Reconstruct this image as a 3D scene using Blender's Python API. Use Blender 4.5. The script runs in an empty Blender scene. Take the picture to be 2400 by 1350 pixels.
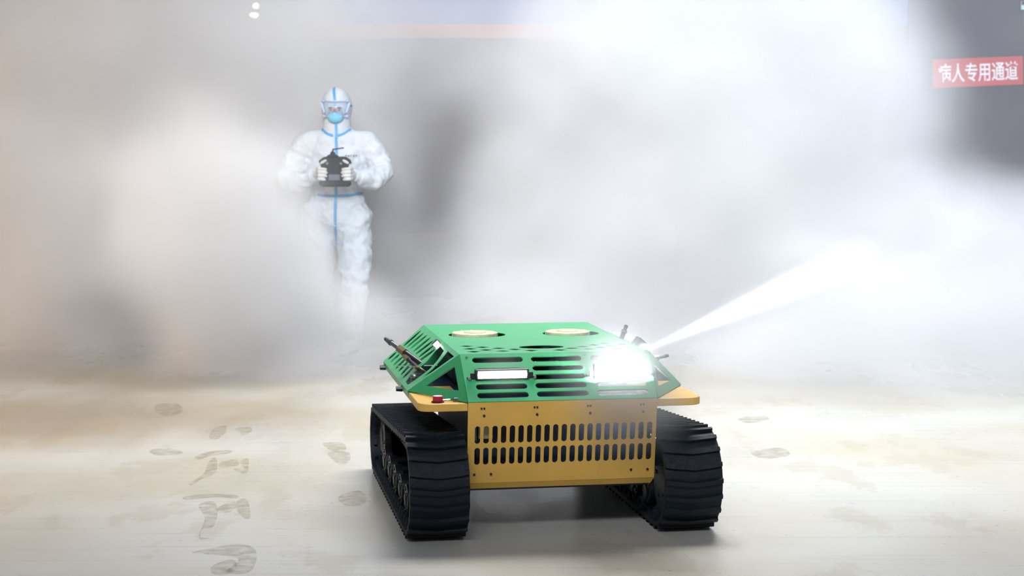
import bpy, bmesh, math, random
from mathutils import Vector, Matrix, noise
from mathutils.bvhtree import BVHTree
random.seed(7)
sc = bpy.context.scene
COL = sc.collection
PI = math.pi

# ------------------------------------------------------------------ camera
cam_d = bpy.data.cameras.new('camera')
cam = bpy.data.objects.new('camera', cam_d)
COL.objects.link(cam)
cam.location = (0, 0, 1.3786)
cam.rotation_euler = (PI/2 - 0.0807, 0, 0)
cam_d.sensor_width = 36.0
cam_d.lens = 36.0*4026.6/2400.0
cam_d.clip_end = 200
cam_d.dof.use_dof = True
cam_d.dof.focus_distance = 6.25
cam_d.dof.aperture_fstop = 5.0
sc.camera = cam

# ------------------------------------------------------------------ world, lights, exposure
w = bpy.data.worlds.new('world'); sc.world = w; w.use_nodes = True
bg = w.node_tree.nodes['Background']
bg.inputs[0].default_value = (0.84, 0.88, 1.0, 1)
bg.inputs[1].default_value = 0.20

def area(name, loc, target, size, size_y, power, color, spread=180):
    l = bpy.data.lights.new(name, 'AREA'); l.shape = 'RECTANGLE'
    l.size = size; l.size_y = size_y; l.energy = power; l.color = color
    l.spread = math.radians(spread)
    o = bpy.data.objects.new(name, l); COL.objects.link(o)
    o.location = loc
    o.rotation_euler = (Vector(target)-Vector(loc)).to_track_quat('-Z', 'Y').to_euler()
    return o
area('ceiling_light_near', (0.9, 9.0, 5.0), (0.7, 7.2, 0), 3.2, 1.3, 215, (1.0, 0.985, 0.96), 130)
area('mist_fill_light', (0.9, 0.5, 5.4), (2.2, 13.0, 1.4), 7, 2.0, 330, (0.88, 0.94, 1.0), 58)  # unseen fill above the camera, added to brighten the front of the mist
area('ceiling_light_far', (1.6, 12.6, 5.2), (1.6, 12.6, 0), 8, 3.2, 90, (0.80, 0.89, 1.0))
area('warm_lamp_left', (-5.5, 3.2, 3.0), (-4.4, 11.0, 0.0), 2.6, 2.0, 120, (1.0, 0.68, 0.36), 80)

sc.view_settings.view_transform = 'Standard'
sc.view_settings.look = 'None'
sc.view_settings.exposure = 0.0
sc.view_settings.gamma = 1.0
sc.view_settings.use_curve_mapping = False
cy = sc.cycles
cy.use_denoising = True
try: cy.denoiser = 'OPENIMAGEDENOISE'
except Exception: pass
cy.volume_bounces = 0
cy.volume_step_rate = 3.0
cy.volume_max_steps = 64
cy.max_bounces = 5
cy.diffuse_bounces = 2
cy.glossy_bounces = 2
cy.transmission_bounces = 3
cy.transparent_max_bounces = 8
cy.use_adaptive_sampling = True
cy.adaptive_threshold = 0.035
cy.sample_clamp_indirect = 4.0

# ------------------------------------------------------------------ materials
def mat(name, col, rough=0.5, metal=0.0, vary=0.12, scale=8.0, bump=0.0, bscale=60.0, spec=0.5, emit=None, estr=0.0, alpha=1.0):
    m = bpy.data.materials.new(name); m.use_nodes = True
    nt = m.node_tree; N = nt.nodes; L = nt.links
    p = N['Principled BSDF']
    p.inputs['Roughness'].default_value = rough
    p.inputs['Metallic'].default_value = metal
    p.inputs['Specular IOR Level'].default_value = spec
    p.inputs['Alpha'].default_value = alpha
    tc = N.new('ShaderNodeTexCoord')
    nz = N.new('ShaderNodeTexNoise'); nz.inputs['Scale'].default_value = scale; nz.inputs['Detail'].default_value = 5
    L.new(tc.outputs['Object'], nz.inputs['Vector'])
    mx = N.new('ShaderNodeMix'); mx.data_type = 'RGBA'
    a = [max(0, c*(1-vary)) for c in col]; b = [min(1, c*(1+vary)) for c in col]
    mx.inputs[6].default_value = (*a, 1); mx.inputs[7].default_value = (*b, 1)
    L.new(nz.outputs['Fac'], mx.inputs[0]); L.new(mx.outputs[2], p.inputs['Base Color'])
    if bump > 0:
        n2 = N.new('ShaderNodeTexNoise'); n2.inputs['Scale'].default_value = bscale; n2.inputs['Detail'].default_value = 4
        L.new(tc.outputs['Object'], n2.inputs['Vector'])
        bp = N.new('ShaderNodeBump'); bp.inputs['Strength'].default_value = bump; bp.inputs['Distance'].default_value = 0.01
        L.new(n2.outputs['Fac'], bp.inputs['Height']); L.new(bp.outputs['Normal'], p.inputs['Normal'])
    if emit:
        p.inputs['Emission Color'].default_value = (*emit, 1); p.inputs['Emission Strength'].default_value = estr
    return m

M = {}
M['green'] = mat('green_paint', (0.05, 0.36, 0.145), 0.38, vary=0.16, scale=14, bump=0.05, bscale=140)
M['yellow'] = mat('yellow_paint', (0.74, 0.43, 0.085), 0.42, vary=0.12, scale=9, bump=0.12, bscale=140)
M['rubber'] = mat('black_rubber', (0.003, 0.0085, 0.015), 0.62, vary=0.4, scale=10, bump=0.5, bscale=22, spec=0.35)
M['dark'] = mat('navy_black_metal', (0.008, 0.022, 0.05), 0.5, vary=0.3)
M['black'] = mat('black_plastic', (0.010, 0.012, 0.015), 0.4, vary=0.3)
M['grey'] = mat('grey_metal', (0.13, 0.15, 0.17), 0.35, 0.6)
M['brass'] = mat('brass', (0.28, 0.22, 0.13), 0.35, 0.7)
M['chrome'] = mat('chrome', (0.65, 0.67, 0.7), 0.2, 1.0, vary=0.05)
M['cream'] = mat('cream_plastic', (0.50, 0.47, 0.33), 0.6, vary=0.3, scale=30)
M['red'] = mat('red_plastic', (0.42, 0.008, 0.04), 0.35)
M['pink'] = mat('pale_plastic', (0.72, 0.6, 0.6), 0.4)
M['suit'] = mat('white_coverall', (0.46, 0.50, 0.55), 0.75, vary=0.04, scale=20, bump=0.35, bscale=30)
M['glove'] = mat('white_glove', (0.44, 0.44, 0.44), 0.5, vary=0.05)
M['tape'] = mat('blue_seam_tape', (0.02, 0.24, 0.50), 0.5, vary=0.1)
M['mask'] = mat('light_blue_mask', (0.14, 0.42, 0.60), 0.8, vary=0.08)
M['skin'] = mat('skin', (0.22, 0.11, 0.09), 0.6, vary=0.08)
M['goggle'] = mat('goggle_frame', (0.40, 0.55, 0.80), 0.3, vary=0.08, alpha=0.75)
M['goggle_lens'] = mat('goggle_lens', (0.50, 0.62, 0.80), 0.15, vary=0.03, alpha=0.32)
M['controller'] = mat('black_controller_plastic', (0.008, 0.012, 0.014), 0.8, vary=0.2, spec=0.2)
M['strap'] = mat('goggle_strap', (0.12, 0.17, 0.28), 0.7)
M['hair'] = mat('dark_brow', (0.02, 0.015, 0.015), 0.8)
M['wheel'] = mat('wheel_metal', (0.010, 0.013, 0.017), 0.45, 0.4)
M['olive'] = mat('tan_wheel_bracket', (0.42, 0.33, 0.16), 0.5)
M['lens_on'] = mat('lit_lens', (1, 1, 1), 0.3, emit=(0.93, 0.97, 1.0), estr=9.0)
M['lens_soft'] = mat('lit_lens_soft', (0.12, 0.14, 0.16), 0.3, emit=(0.93, 0.97, 1.0), estr=0.8)
M['led_left'] = mat('lit_led', (1, 1, 1), 0.3, emit=(0.95, 1.0, 1.0), estr=14.0)
M['wall'] = mat('wall_paint', (0.075, 0.042, 0.048), 0.9, vary=0.15, scale=0.7)
M['wall_blue'] = mat('upper_wall_paint', (0.08, 0.14, 0.32), 0.9, vary=0.1, scale=0.7)
M['wall_brown'] = mat('lower_wall_paint', (0.15, 0.085, 0.055), 0.9, vary=0.15, scale=0.8)
M['wall_tan'] = mat('tan_panelling', (0.30, 0.19, 0.10), 0.8, vary=0.15, scale=0.8)
M['orange'] = mat('orange_band', (0.45, 0.17, 0.08), 0.8)
M['doorc'] = mat('dark_purple_opening', (0.014, 0.005, 0.028), 0.85, vary=0.3, scale=0.9)
M['white'] = mat('white_panel', (0.80, 0.80, 0.74), 0.6)
M['signred'] = mat('sign_red', (0.50, 0.012, 0.016), 0.5, vary=0.05)
M['signwhite'] = mat('sign_white', (0.85, 0.85, 0.92), 0.6, vary=0.03)
M['teal'] = mat('pale_teal_letter', (0.55, 0.80, 0.82), 0.6)
M['lampglow'] = mat('warm_lamp_glow', (1, 1, 1), 0.5, emit=(1.0, 0.82, 0.55), estr=22)
M['print'] = mat('grey_print', (0.10, 0.14, 0.20), 0.8)

# ------------------------------------------------------------------ helpers
def link(o, parent=None):
    COL.objects.link(o)
    if parent: o.parent = parent
    return o

def tag(o, label=None, cat=None, group=None, kind=None):
    if label: o['label'] = label
    if cat: o['category'] = cat
    if group: o['group'] = group
    if kind: o['kind'] = kind
    return o

def empty(name, loc=(0, 0, 0), rz=0, parent=None):
    o = bpy.data.objects.new(name, None); o.location = loc; o.rotation_euler = (0, 0, rz)
    o.empty_display_size = 0.1
    return link(o, parent)

def mobj(name, bm, m, parent=None, smooth=False, bevel=0.0, label=None):
    bmesh.ops.recalc_face_normals(bm, faces=bm.faces)
    me = bpy.data.meshes.new(name); bm.to_mesh(me); bm.free()
    if smooth:
        for p in me.polygons: p.use_smooth = True
    me.materials.append(m)
    o = bpy.data.objects.new(name, me)
    if bevel > 0:
        b = o.modifiers.new('bevel', 'BEVEL'); b.width = bevel; b.segments = 2; b.limit_method = 'ANGLE'
    link(o, parent)
    if label: o['label'] = label
    return o

def add_box(bm, c, s, rot=None):
    mt = Matrix.Translation(c) @ (rot if rot is not None else Matrix.Identity(4)) @ Matrix.Diagonal((s[0], s[1], s[2], 1))
    bmesh.ops.create_cube(bm, size=1.0, matrix=mt)

def frame_to(p0, p1):
    d = Vector(p1)-Vector(p0)
    q = d.to_track_quat('Z', 'Y').to_matrix().to_4x4()
    return Matrix.Translation((Vector(p0)+Vector(p1))/2) @ q, d.length

def add_cyl(bm, p0, p1, r0, r1=None, seg=20, caps=True):
    if r1 is None: r1 = r0
    mt, ln = frame_to(p0, p1)
    bmesh.ops.create_cone(bm, cap_ends=caps, segments=seg, radius1=r0, radius2=r1, depth=ln, matrix=mt)

def add_ell(bm, c, r, seg=24, rings=16, rot=None):
    mt = Matrix.Translation(c) @ (rot if rot is not None else Matrix.Identity(4)) @ Matrix.Diagonal((r[0], r[1], r[2], 1))
    bmesh.ops.create_uvsphere(bm, u_segments=seg, v_segments=rings, radius=1.0, matrix=mt)

def add_caps(bm, p0, r0, p1, r1, seg=20):
    add_cyl(bm, p0, p1, r0, r1, seg)
    add_ell(bm, p0, (r0, r0, r0), seg, 12); add_ell(bm, p1, (r1, r1, r1), seg, 12)

def remeshed(name, bm, vox, m, parent=None, wr=0.0, smooth_it=4, fn=None):
    me = bpy.data.meshes.new('tmp'); bm.to_mesh(me); bm.free()
    t = bpy.data.objects.new('tmp', me); COL.objects.link(t)
    r = t.modifiers.new('r', 'REMESH'); r.mode = 'VOXEL'; r.voxel_size = vox
    s = t.modifiers.new('s', 'SMOOTH'); s.factor = 0.6; s.iterations = smooth_it
    dg = bpy.context.evaluated_depsgraph_get()
    out = bpy.data.meshes.new_from_object(t.evaluated_get(dg))
    bpy.data.objects.remove(t); bpy.data.meshes.remove(me)
    out.name = name
    if wr > 0 or fn:
        ns = [v.normal.copy() for v in out.vertices]
        for v, n in zip(out.vertices, ns):
            d = fn(v.co) if fn else 0.0
            v.co += n*d
    for p in out.polygons: p.use_smooth = True
    out.materials.clear(); out.materials.append(m)
    o = bpy.data.objects.new(name, out)
    return link(o, parent)

def slot(c, half_len, half_w, ang=0.0, n=7):
    """stadium outline; long axis at ang"""
    pts = []
    for s in (1, -1):
        for i in range(n+1):
            a = -PI/2 + PI*i/n
            x = (half_len-half_w)+half_w*math.cos(a); y = half_w*math.sin(a)
            pts.append((s*x, s*y))
    ca, sa = math.cos(ang), math.sin(ang)
    return [(c[0]+ca*x-sa*y, c[1]+sa*x+ca*y) for x, y in pts]

def ring(c, rx, ry, n=40):
    return [(c[0]+rx*math.cos(2*PI*i/n), c[1]+ry*math.sin(2*PI*i/n)) for i in range(n)]

def plate(name, O, U, V, outline, holes, th, m, parent=None, label=None):
    """flat plate with real cut-outs, spanned by the unit axes U, V from O"""
    cu = bpy.data.curves.new('tmp', 'CURVE'); cu.dimensions = '2D'; cu.fill_mode = 'BOTH'; cu.extrude = th/2
    for loop in [outline]+holes:
        sp = cu.splines.new('POLY'); sp.points.add(len(loop)-1)
        for i, (a, b) in enumerate(loop): sp.points[i].co = (a, b, 0, 1)
        sp.use_cyclic_u = True
    t = bpy.data.objects.new('tmp', cu); COL.objects.link(t)
    dg = bpy.context.evaluated_depsgraph_get()
    me = bpy.data.meshes.new_from_object(t.evaluated_get(dg))
    bpy.data.objects.remove(t); bpy.data.curves.remove(cu)
    O = Vector(O); U = Vector(U).normalized(); V = Vector(V).normalized(); W = U.cross(V)
    for v in me.vertices:
        a, b, c = v.co; v.co = O+U*a+V*b+W*c
    me.name = name; me.materials.clear(); me.materials.append(m)
    o = bpy.data.objects.new(name, me); link(o, parent)
    if label: o['label'] = label
    return o

# ------------------------------------------------------------------ setting
def floor_material():
    m = bpy.data.materials.new('polished_concrete'); m.use_nodes = True
    nt = m.node_tree; N = nt.nodes; L = nt.links; p = N['Principled BSDF']
    geo = N.new('ShaderNodeTexCoord')
    def nz(scale, det, vec=None, rough=0.55):
        n = N.new('ShaderNodeTexNoise'); n.inputs['Scale'].default_value = scale; n.inputs['Detail'].default_value = det
        n.inputs['Roughness'].default_value = rough
        L.new(vec or geo.outputs['Object'], n.inputs['Vector']); return n.outputs['Fac']
    def mp(scale):
        k = N.new('ShaderNodeMapping'); k.inputs['Scale'].default_value = scale
        L.new(geo.outputs['Object'], k.inputs['Vector']); return k.outputs['Vector']
    def ramp(f, a, b, lo, hi):
        r = N.new('ShaderNodeMapRange'); r.inputs[1].default_value = a; r.inputs[2].default_value = b
        r.inputs[3].default_value = lo; r.inputs[4].default_value = hi; r.interpolation_type = 'SMOOTHSTEP'
        L.new(f, r.inputs[0]); return r.outputs[0]
    def mix(f, a, b, mode='MIX'):
        x = N.new('ShaderNodeMix'); x.data_type = 'RGBA'; x.blend_type = mode
        if isinstance(f, float): x.inputs[0].default_value = f
        else: L.new(f, x.inputs[0])
        for i, c in ((6, a), (7, b)):
            if isinstance(c, tuple): x.inputs[i].default_value = (*c, 1)
            else: L.new(c, x.inputs[i])
        return x.outputs[2]
    base = mix(ramp(nz(0.55, 3), 0.35, 0.7, 0, 1), (0.585, 0.585, 0.555), (0.50, 0.455, 0.36))
    patch = ramp(nz(2.2, 6, mp((0.9, 0.45, 1)), 0.62), 0.55, 0.60, 0, 0.40)
    base = mix(patch, base, (0.44, 0.40, 0.31))
    wp_ = N.new('ShaderNodeVectorMath'); wp_.operation = 'LENGTH'
    k2 = N.new('ShaderNodeMapping'); k2.vector_type = 'POINT'; k2.inputs['Location'].default_value = (2.6/2.0, -8.7/1.0, 0); k2.inputs['Scale'].default_value = (1/2.0, 1/1.0, 0)
    L.new(geo.outputs['Object'], k2.inputs['Vector']); L.new(k2.outputs['Vector'], wp_.inputs[0])
    ad = N.new('ShaderNodeMath'); ad.operation = 'MULTIPLY_ADD'; ad.inputs[1].default_value = 1.1; L.new(nz(1.3, 4, mp((1, 0.4, 1))), ad.inputs[0]); L.new(wp_.outputs['Value'], ad.inputs[2])
    base = mix(ramp(ad.outputs[0], 0.8, 1.7, 0.75, 0.0), base, (0.34, 0.27, 0.18))
    streak = ramp(nz(9, 5, mp((0.12, 3.2, 1))), 0.50, 0.72, 0, 0.30)
    base = mix(streak, base, (0.36, 0.34, 0.29))
    speck = ramp(nz(38, 3), 0.66, 0.74, 0, 0.55)
    base = mix(speck, base, (0.16, 0.16, 0.14))
    L.new(base, p.inputs['Base Color'])
    rr = ramp(nz(1.6, 4, mp((1, 0.4, 1))), 0.3, 0.7, 0.22, 0.45); L.new(rr, p.inputs['Roughness'])
    b = N.new('ShaderNodeBump'); b.inputs['Strength'].default_value = 0.12; b.inputs['Distance'].default_value = 0.005
    L.new(nz(45, 4), b.inputs['Height']); L.new(b.outputs['Normal'], p.inputs['Normal'])
    return m
M['floor'] = floor_material()
bm = bmesh.new(); add_box(bm, (0, 7.5, -0.05), (20, 21, 0.1))
floor = mobj('floor', bm, M['floor']); tag(floor, 'cream polished concrete floor with scuffs and faint tyre prints', kind='structure')

WY = 16.0
bm = bmesh.new(); add_box(bm, (0, WY+0.12, 1.2625), (20, 0.2, 2.525))
wb = mobj('wall_back', bm, M['wall']); tag(wb, 'dim back wall dissolving into the mist', kind='structure')
bm = bmesh.new(); add_box(bm, (0, WY+0.12, 3.5), (20, 0.2, 1.95))
tag(mobj('trim_2', bm, M['wall_blue']), 'blue-grey upper wall above the orange band', kind='structure')
bm = bmesh.new(); add_box(bm, (-2.5, WY+0.0, 2.46), (6.2, 0.10, 0.13))
tag(mobj('trim_1', bm, M['orange'], bevel=0.005), 'faint orange band high on the back wall', kind='structure')
bm = bmesh.new(); add_box(bm, (-1.0, WY+0.0, 0.3), (9.2, 0.06, 0.6))
tag(mobj('baseboard_back', bm, M['wall_brown']), 'brown lower dado of the back wall', kind='structure')
for sx, nm in ((-9.9, 'wall_left'), (9.9, 'wall_right')):
    bm = bmesh.new(); add_box(bm, (sx, 7.5, 2.25), (0.2, 21, 4.5))
    tag(mobj(nm, bm, M['wall']), 'dim side wall of the hall', kind='structure')
bm = bmesh.new(); add_box(bm, (-5.6, WY-0.01, 0.75), (6.0, 0.05, 1.5))
tag(mobj('trim_3', bm, M['wall_tan'], bevel=0.004), 'tan brown panelling low on the left of the back wall', kind='structure')
# doorway opening on the right
d = empty('door_1', (5.2, WY-0.02, 0)); tag(d, 'dark purple doorway at the right behind the mist', kind='structure')
bm = bmesh.new(); add_box(bm, (0, 0.0, 1.7), (3.1, 0.05, 3.4)); mobj('door_leaf', bm, M['doorc'], d)

# ------------------------------------------------------------------ red sign and small things on the wall
def text_mesh(body, size, extrude, offset=0.0):
    cu = bpy.data.curves.new('tmp', 'FONT'); cu.body = body; cu.size = size; cu.extrude = extrude
    cu.align_x = 'CENTER'; cu.align_y = 'CENTER'; cu.offset = offset
    t = bpy.data.objects.new('tmp', cu); COL.objects.link(t)
    dg = bpy.context.evaluated_depsgraph_get()
    me = bpy.data.meshes.new_from_object(t.evaluated_get(dg))
    bpy.data.objects.remove(t); bpy.data.curves.remove(cu)
    return me
SY = 15.90
def fit_text(name, body, m, W, H, parent, y, rotated=None):
    me = text_mesh(body, 1.0, 0.02, 0.012)
    xs = [v.co.x for v in me.vertices]; ys = [v.co.y for v in me.vertices]
    cx, cyy = (min(xs)+max(xs))/2, (min(ys)+max(ys))/2
    sx, sy = W/(max(xs)-min(xs)), H/(max(ys)-min(ys))
    for v in me.vertices:
        v.co = ((v.co.x-cx)*sx, y-v.co.z*0.1, (v.co.y-cyy)*sy)
    me.name = name; me.materials.clear(); me.materials.append(m)
    return link(bpy.data.objects.new(name, me), parent)
ks = SY/16.0
sg = empty('wall_sign', (4.306*ks, SY, 1.3786+(2.088-1.3786)*ks))
sg.rotation_euler = (0, -0.040, 0)
tag(sg, 'red rectangular sign with six white Chinese characters, at upper right', 'sign')
bm = bmesh.new(); add_box(bm, (0, 0, 0), (0.835*ks, 0.03, 0.262*ks)); mobj('sign_board', bm, M['signred'], sg, bevel=0.003)
fit_text('sign_lettering', '\u75c5\u4eba\u4e13\u7528\u901a\u9053', M['signwhite'], 0.735*ks, 0.175*ks, sg, -0.018)
s2 = empty('letter_sign', (4.86, WY-0.06, 2.69)); tag(s2, 'dark sign board with a pale teal letter, cut by the upper right corner', 'sign')
bm = bmesh.new(); add_box(bm, (0.25, 0.0, 0.05), (0.85, 0.04, 0.42)); mobj('sign_board', bm, M['dark'], s2, bevel=0.003)
bm = bmesh.new(); add_box(bm, (-0.06, -0.03, 0.02), (0.26, 0.02, 0.035)); add_box(bm, (-0.175, -0.03, -0.0), (0.035, 0.02, 0.075)); add_box(bm, (-0.05, -0.03, -0.08), (0.04, 0.02, 0.18)); mobj('sign_lettering', bm, M['teal'], s2)
n1 = empty('notice_plate', (3.587, WY-0.09, 0.766)); tag(n1, 'small pale rectangular box fixed beside the dark doorway', 'box')
bm = bmesh.new(); add_box(bm, (0, 0, 0), (0.12, 0.05, 0.19)); mobj('housing', bm, M['white'], n1, bevel=0.01)
bm = bmesh.new(); add_box(bm, (0, -0.027, 0.02), (0.08, 0.006, 0.07)); mobj('cover', bm, M['white'], n1, bevel=0.002)
for (x, z, wd, lb) in ((-2.37, 2.605, 0.075, 'brighter lower warm lamp glowing high on the wall at left'), (-2.352, 2.690, 0.05, 'fainter upper warm lamp glowing high on the wall at left')):
    lp = empty('wall_lamp', (x, WY-0.06, z)); tag(lp, lb, 'lamp')
    bm = bmesh.new(); add_box(bm, (0, 0.02, 0), (wd, 0.04, 0.05)); mobj('lamp_housing', bm, M['grey'], lp, bevel=0.004)
    bm = bmesh.new(); add_ell(bm, (0, -0.005, 0), (wd*0.55, 0.02, 0.024)); mobj('lamp_bulb', bm, M['lampglow'], lp, smooth=True)

# ------------------------------------------------------------------ floor marks: wet prints and tyre ticks
def floor_px(u, v):
    c, s = math.cos(0.0807), math.sin(0.0807)
    X = (u-1200)/4026.6; U = -(v-675)/4026.6
    Y = c+U*s; Z = -s+U*c
    t = -1.3786/Z
    return (X*t, Y*t)
stain = bpy.data.materials.new('damp_print'); stain.use_nodes = True
nt = stain.node_tree; pb = nt.nodes['Principled BSDF']; pb.inputs['Base Color'].default_value = (0.36, 0.31, 0.21, 1); pb.inputs['Roughness'].default_value = 0.3
tcn = nt.nodes.new('ShaderNodeTexCoord'); nn = nt.nodes.new('ShaderNodeTexNoise'); nn.inputs['Scale'].default_value = 22; nn.inputs['Detail'].default_value = 5
mr = nt.nodes.new('ShaderNodeMapRange'); mr.inputs[1].default_value = 0.35; mr.inputs[2].default_value = 0.65; mr.inputs[3].default_value = 0.05; mr.inputs[4].default_value = 0.36
nt.links.new(tcn.outputs['Object'], nn.inputs['Vector']); nt.links.new(nn.outputs['Fac'], mr.inputs[0]); nt.links.new(mr.outputs[0], pb.inputs['Alpha'])
def flat_poly(bm, pts, z=0.0012):
    vs = [bm.verts.new((x, y, z)) for x, y in pts]; bm.faces.new(vs)
def blob_px(pts):  # outline from points on the floor, softened
    P = [floor_px(*q) for q in pts]; out = []
    n = len(P)
    for i in range(n):
        for t in (0, .25, .5, .75):
            p0, p1, p2, p3 = P[(i-1) % n], P[i], P[(i+1) % n], P[(i+2) % n]
            f = lambda a: 0.5*((2*p1[a])+(-p0[a]+p2[a])*t+(2*p0[a]-5*p1[a]+4*p2[a]-p3[a])*t*t+(-p0[a]+3*p1[a]-3*p2[a]+p3[a])*t**3)
            out.append((f(0), f(1)))
    return out
prints = [
 [(455,1073),(485,1060),(540,1055),(535,1063),(490,1070),(470,1078)],
 [(487,1085),(505,1072),(510,1095),(500,1112),(475,1122),(450,1137),(445,1132),(478,1110)],
 [(515,1085),(530,1080),(555,1078),(560,1090),(540,1095),(515,1096)],
 [(562,1082),(582,1076),(578,1110),(550,1102),(552,1098),(572,1100)],
 [(430,1165),(480,1158),(550,1160),(555,1168),(500,1166),(440,1172)],
 [(465,1185),(500,1175),(510,1200),(500,1235),(475,1240),(470,1258),(490,1262),(465,1262),(480,1215)],
 [(510,1190),(545,1176),(556,1185),(540,1200),(512,1202)],
 [(555,1175),(580,1172),(586,1216),(560,1205)],
 [(450,1296),(480,1288),(560,1275),(600,1290),(595,1330),(570,1345),(530,1340),(560,1310),(500,1300)],
 [(500,1325),(545,1312),(555,1335),(520,1348),(495,1342)],
 [(500,1005),(530,998),(525,1018),(505,1030),(490,1025)],
 [(550,1005),(585,1000),(590,1012),(570,1020),(560,1012)],
 [(755,1040),(800,1038),(812,1052),(790,1062)],
 [(768,1062),(815,1060),(820,1080),(795,1088)],
 [(792,1165),(840,1150),(860,1168),(845,1185),(810,1185)],
 [(350,1056),(390,1050),(430,1062),(370,1068)],
 [(365,950),(410,945),(430,962),(400,975),(370,968)],
 [(1730,980),(1790,975),(1800,985),(1750,992)],
 [(1760,1060),(1830,1050),(1850,1068),(1790,1075)],
]
for i, q in enumerate(prints):
    bm = bmesh.new(); flat_poly(bm, blob_px(q)); o = mobj('damp_print', bm, stain, floor)
bm = bmesh.new()
v = 1010.0
while v < 1330:
    for (u0, wd) in ((640+ (v-1010)*0.04, 34), (700+(v-1010)*0.05, 26)):
        if random.random() < 0.75:
            a = floor_px(u0+random.uniform(-4, 4), v); b = floor_px(u0+wd+random.uniform(-6, 6), v-1)
            flat_poly(bm, [(a[0], a[1]), (b[0], b[1]), (b[0], b[1]+0.004), (a[0], a[1]+0.004)], 0.0016)
    v += 6.5*(v-350)/800
o = mobj('tread_marks', bm, stain, floor); tag(o, kind='stuff')

# ------------------------------------------------------------------ the tracked robot
R = empty('tracked_robot', (0.1551, 6.2022, 0), 0.1722)
tag(R, 'green and yellow tracked disinfecting robot with black rubber tracks and two lit headlight bars', 'robot')
H = 0.641; a = 0.3485; b = 0.342; fy = -0.163; Hg = 0.49; c = 0.519; sy = 0.1637; Lr = 1.067
# roof
holes = [ring((-0.186, 0.652), 0.114, 0.104), ring((0.194, 0.640), 0.114, 0.104), ring((-0.013, 0.191), 0.085, 0.052)]
dia = []
for i, (k, y0) in enumerate(((5, 0.264), (3, 0.176), (1, 0.084))):
    for j in range(k): dia.append((-0.285+0.0535*j, y0-0.0445*j))
for j in range(5): dia.append((0.247-0.0525*j, 0.266-0.0455*j))
for j in range(4): dia.append((0.305-0.0525*j, 0.223-0.0435*j))
for j in range(2): dia.append((0.308-0.0555*j, 0.134-0.043*j))
for x, y in dia: holes.append([(x-0.028, y), (x, y-0.023), (x+0.028, y), (x, y+0.023)])
plate('roof_panel', (0, 0, H-0.001), (1, 0, 0), (0, 1, 0), [(-a, 0), (a, 0), (a, Lr), (-a, Lr)], holes, 0.0018, M['green'], R)
# front green grille
tl = math.hypot(fy, H-Hg); Vv = Vector((0, fy, Hg-H)).normalized()
holes = []
for ci, (x0, x1) in enumerate(((-0.307, -0.122), (-0.0925, 0.0945), (0.127, 0.315))):
    for r in range(5):
        y = (-0.022, -0.053, -0.083, -0.113, -0.142)[r]
        if ci != 1 and r == 2: continue
        if ci != 1 and r == 1:
            holes.append(slot(((x0+x1)/2, -0.066/fy*-tl*-1 if False else 0.066/0.163*tl), (x1-x0)/2, 0.022)); continue
        holes.append(slot(((x0+x1)/2, -y/0.163*tl), (x1-x0)/2, 0.0125))
plate('front_grille', (0, 0, H), (1, 0, 0), Vv, [(-a, 0), (a, 0), (b, tl), (-b, tl)], holes, 0.006, M['green'], R)
# yellow front panel
Yv = Vector((0, 0.041, -0.294)).normalized(); yl = math.hypot(0.041, 0.294)
holes = []
for k in range(21):
    x = -0.307+0.03125*k
    holes.append(slot((x, (0.49-0.372)*yl/0.294), 0.033, 0.0098, PI/2))
    holes.append(slot((x, (0.49-0.294)*yl/0.294), 0.032, 0.0098, PI/2))
fp = plate('front_panel', (0, fy, Hg), (1, 0, 0), Yv, [(-b, 0), (b, 0), (b, yl), (-b, yl)], holes, 0.006, M['yellow'], R)
plate('front_panel_lip', (0, fy+0.041, Hg-0.294), (1, 0, 0), (0, 0.55, -0.83), [(-b, 0), (b, 0), (b-0.01, 0.026), (-b+0.01, 0.026)], [], 0.005, M['yellow'], R)
# bolts on the yellow panel
def on_panel(x, z): return Vector((x, fy+(0.49-z)*0.041/0.294, z))
nrm = Vector((0, -1, -0.139)).normalized()
bproto = None
def bolt_at(p, n, r=0.0052, h=0.004, m=M['black'], par=R):
    bm = bmesh.new(); add_cyl(bm, Vector(p)-n*0.001, Vector(p)+n*h, r, r*0.85, 6); return mobj('bolt', bm, m, par)
for x in (-0.285, -0.095, 0.0975, 0.292):
    bolt_at(on_panel(x, 0.469)+nrm*0.003, nrm, 0.004); bolt_at(on_panel(x-0.010, 0.469)+nrm*0.003, nrm, 0.004)
    bolt_at(on_panel(x, 0.4425)+nrm*0.003, nrm)
for x in (-0.316, -0.256, 0.255, 0.316): bolt_at(on_panel(x, 0.228)+nrm*0.003, nrm)
gn = Vector((0, -0.151, 0.163)).normalized()
for x in (-0.325, 0.109): bolt_at(Vector((x, 0, H))+Vv*0.015+gn*0.003, gn, 0.005, 0.003, M['brass'])
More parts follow.
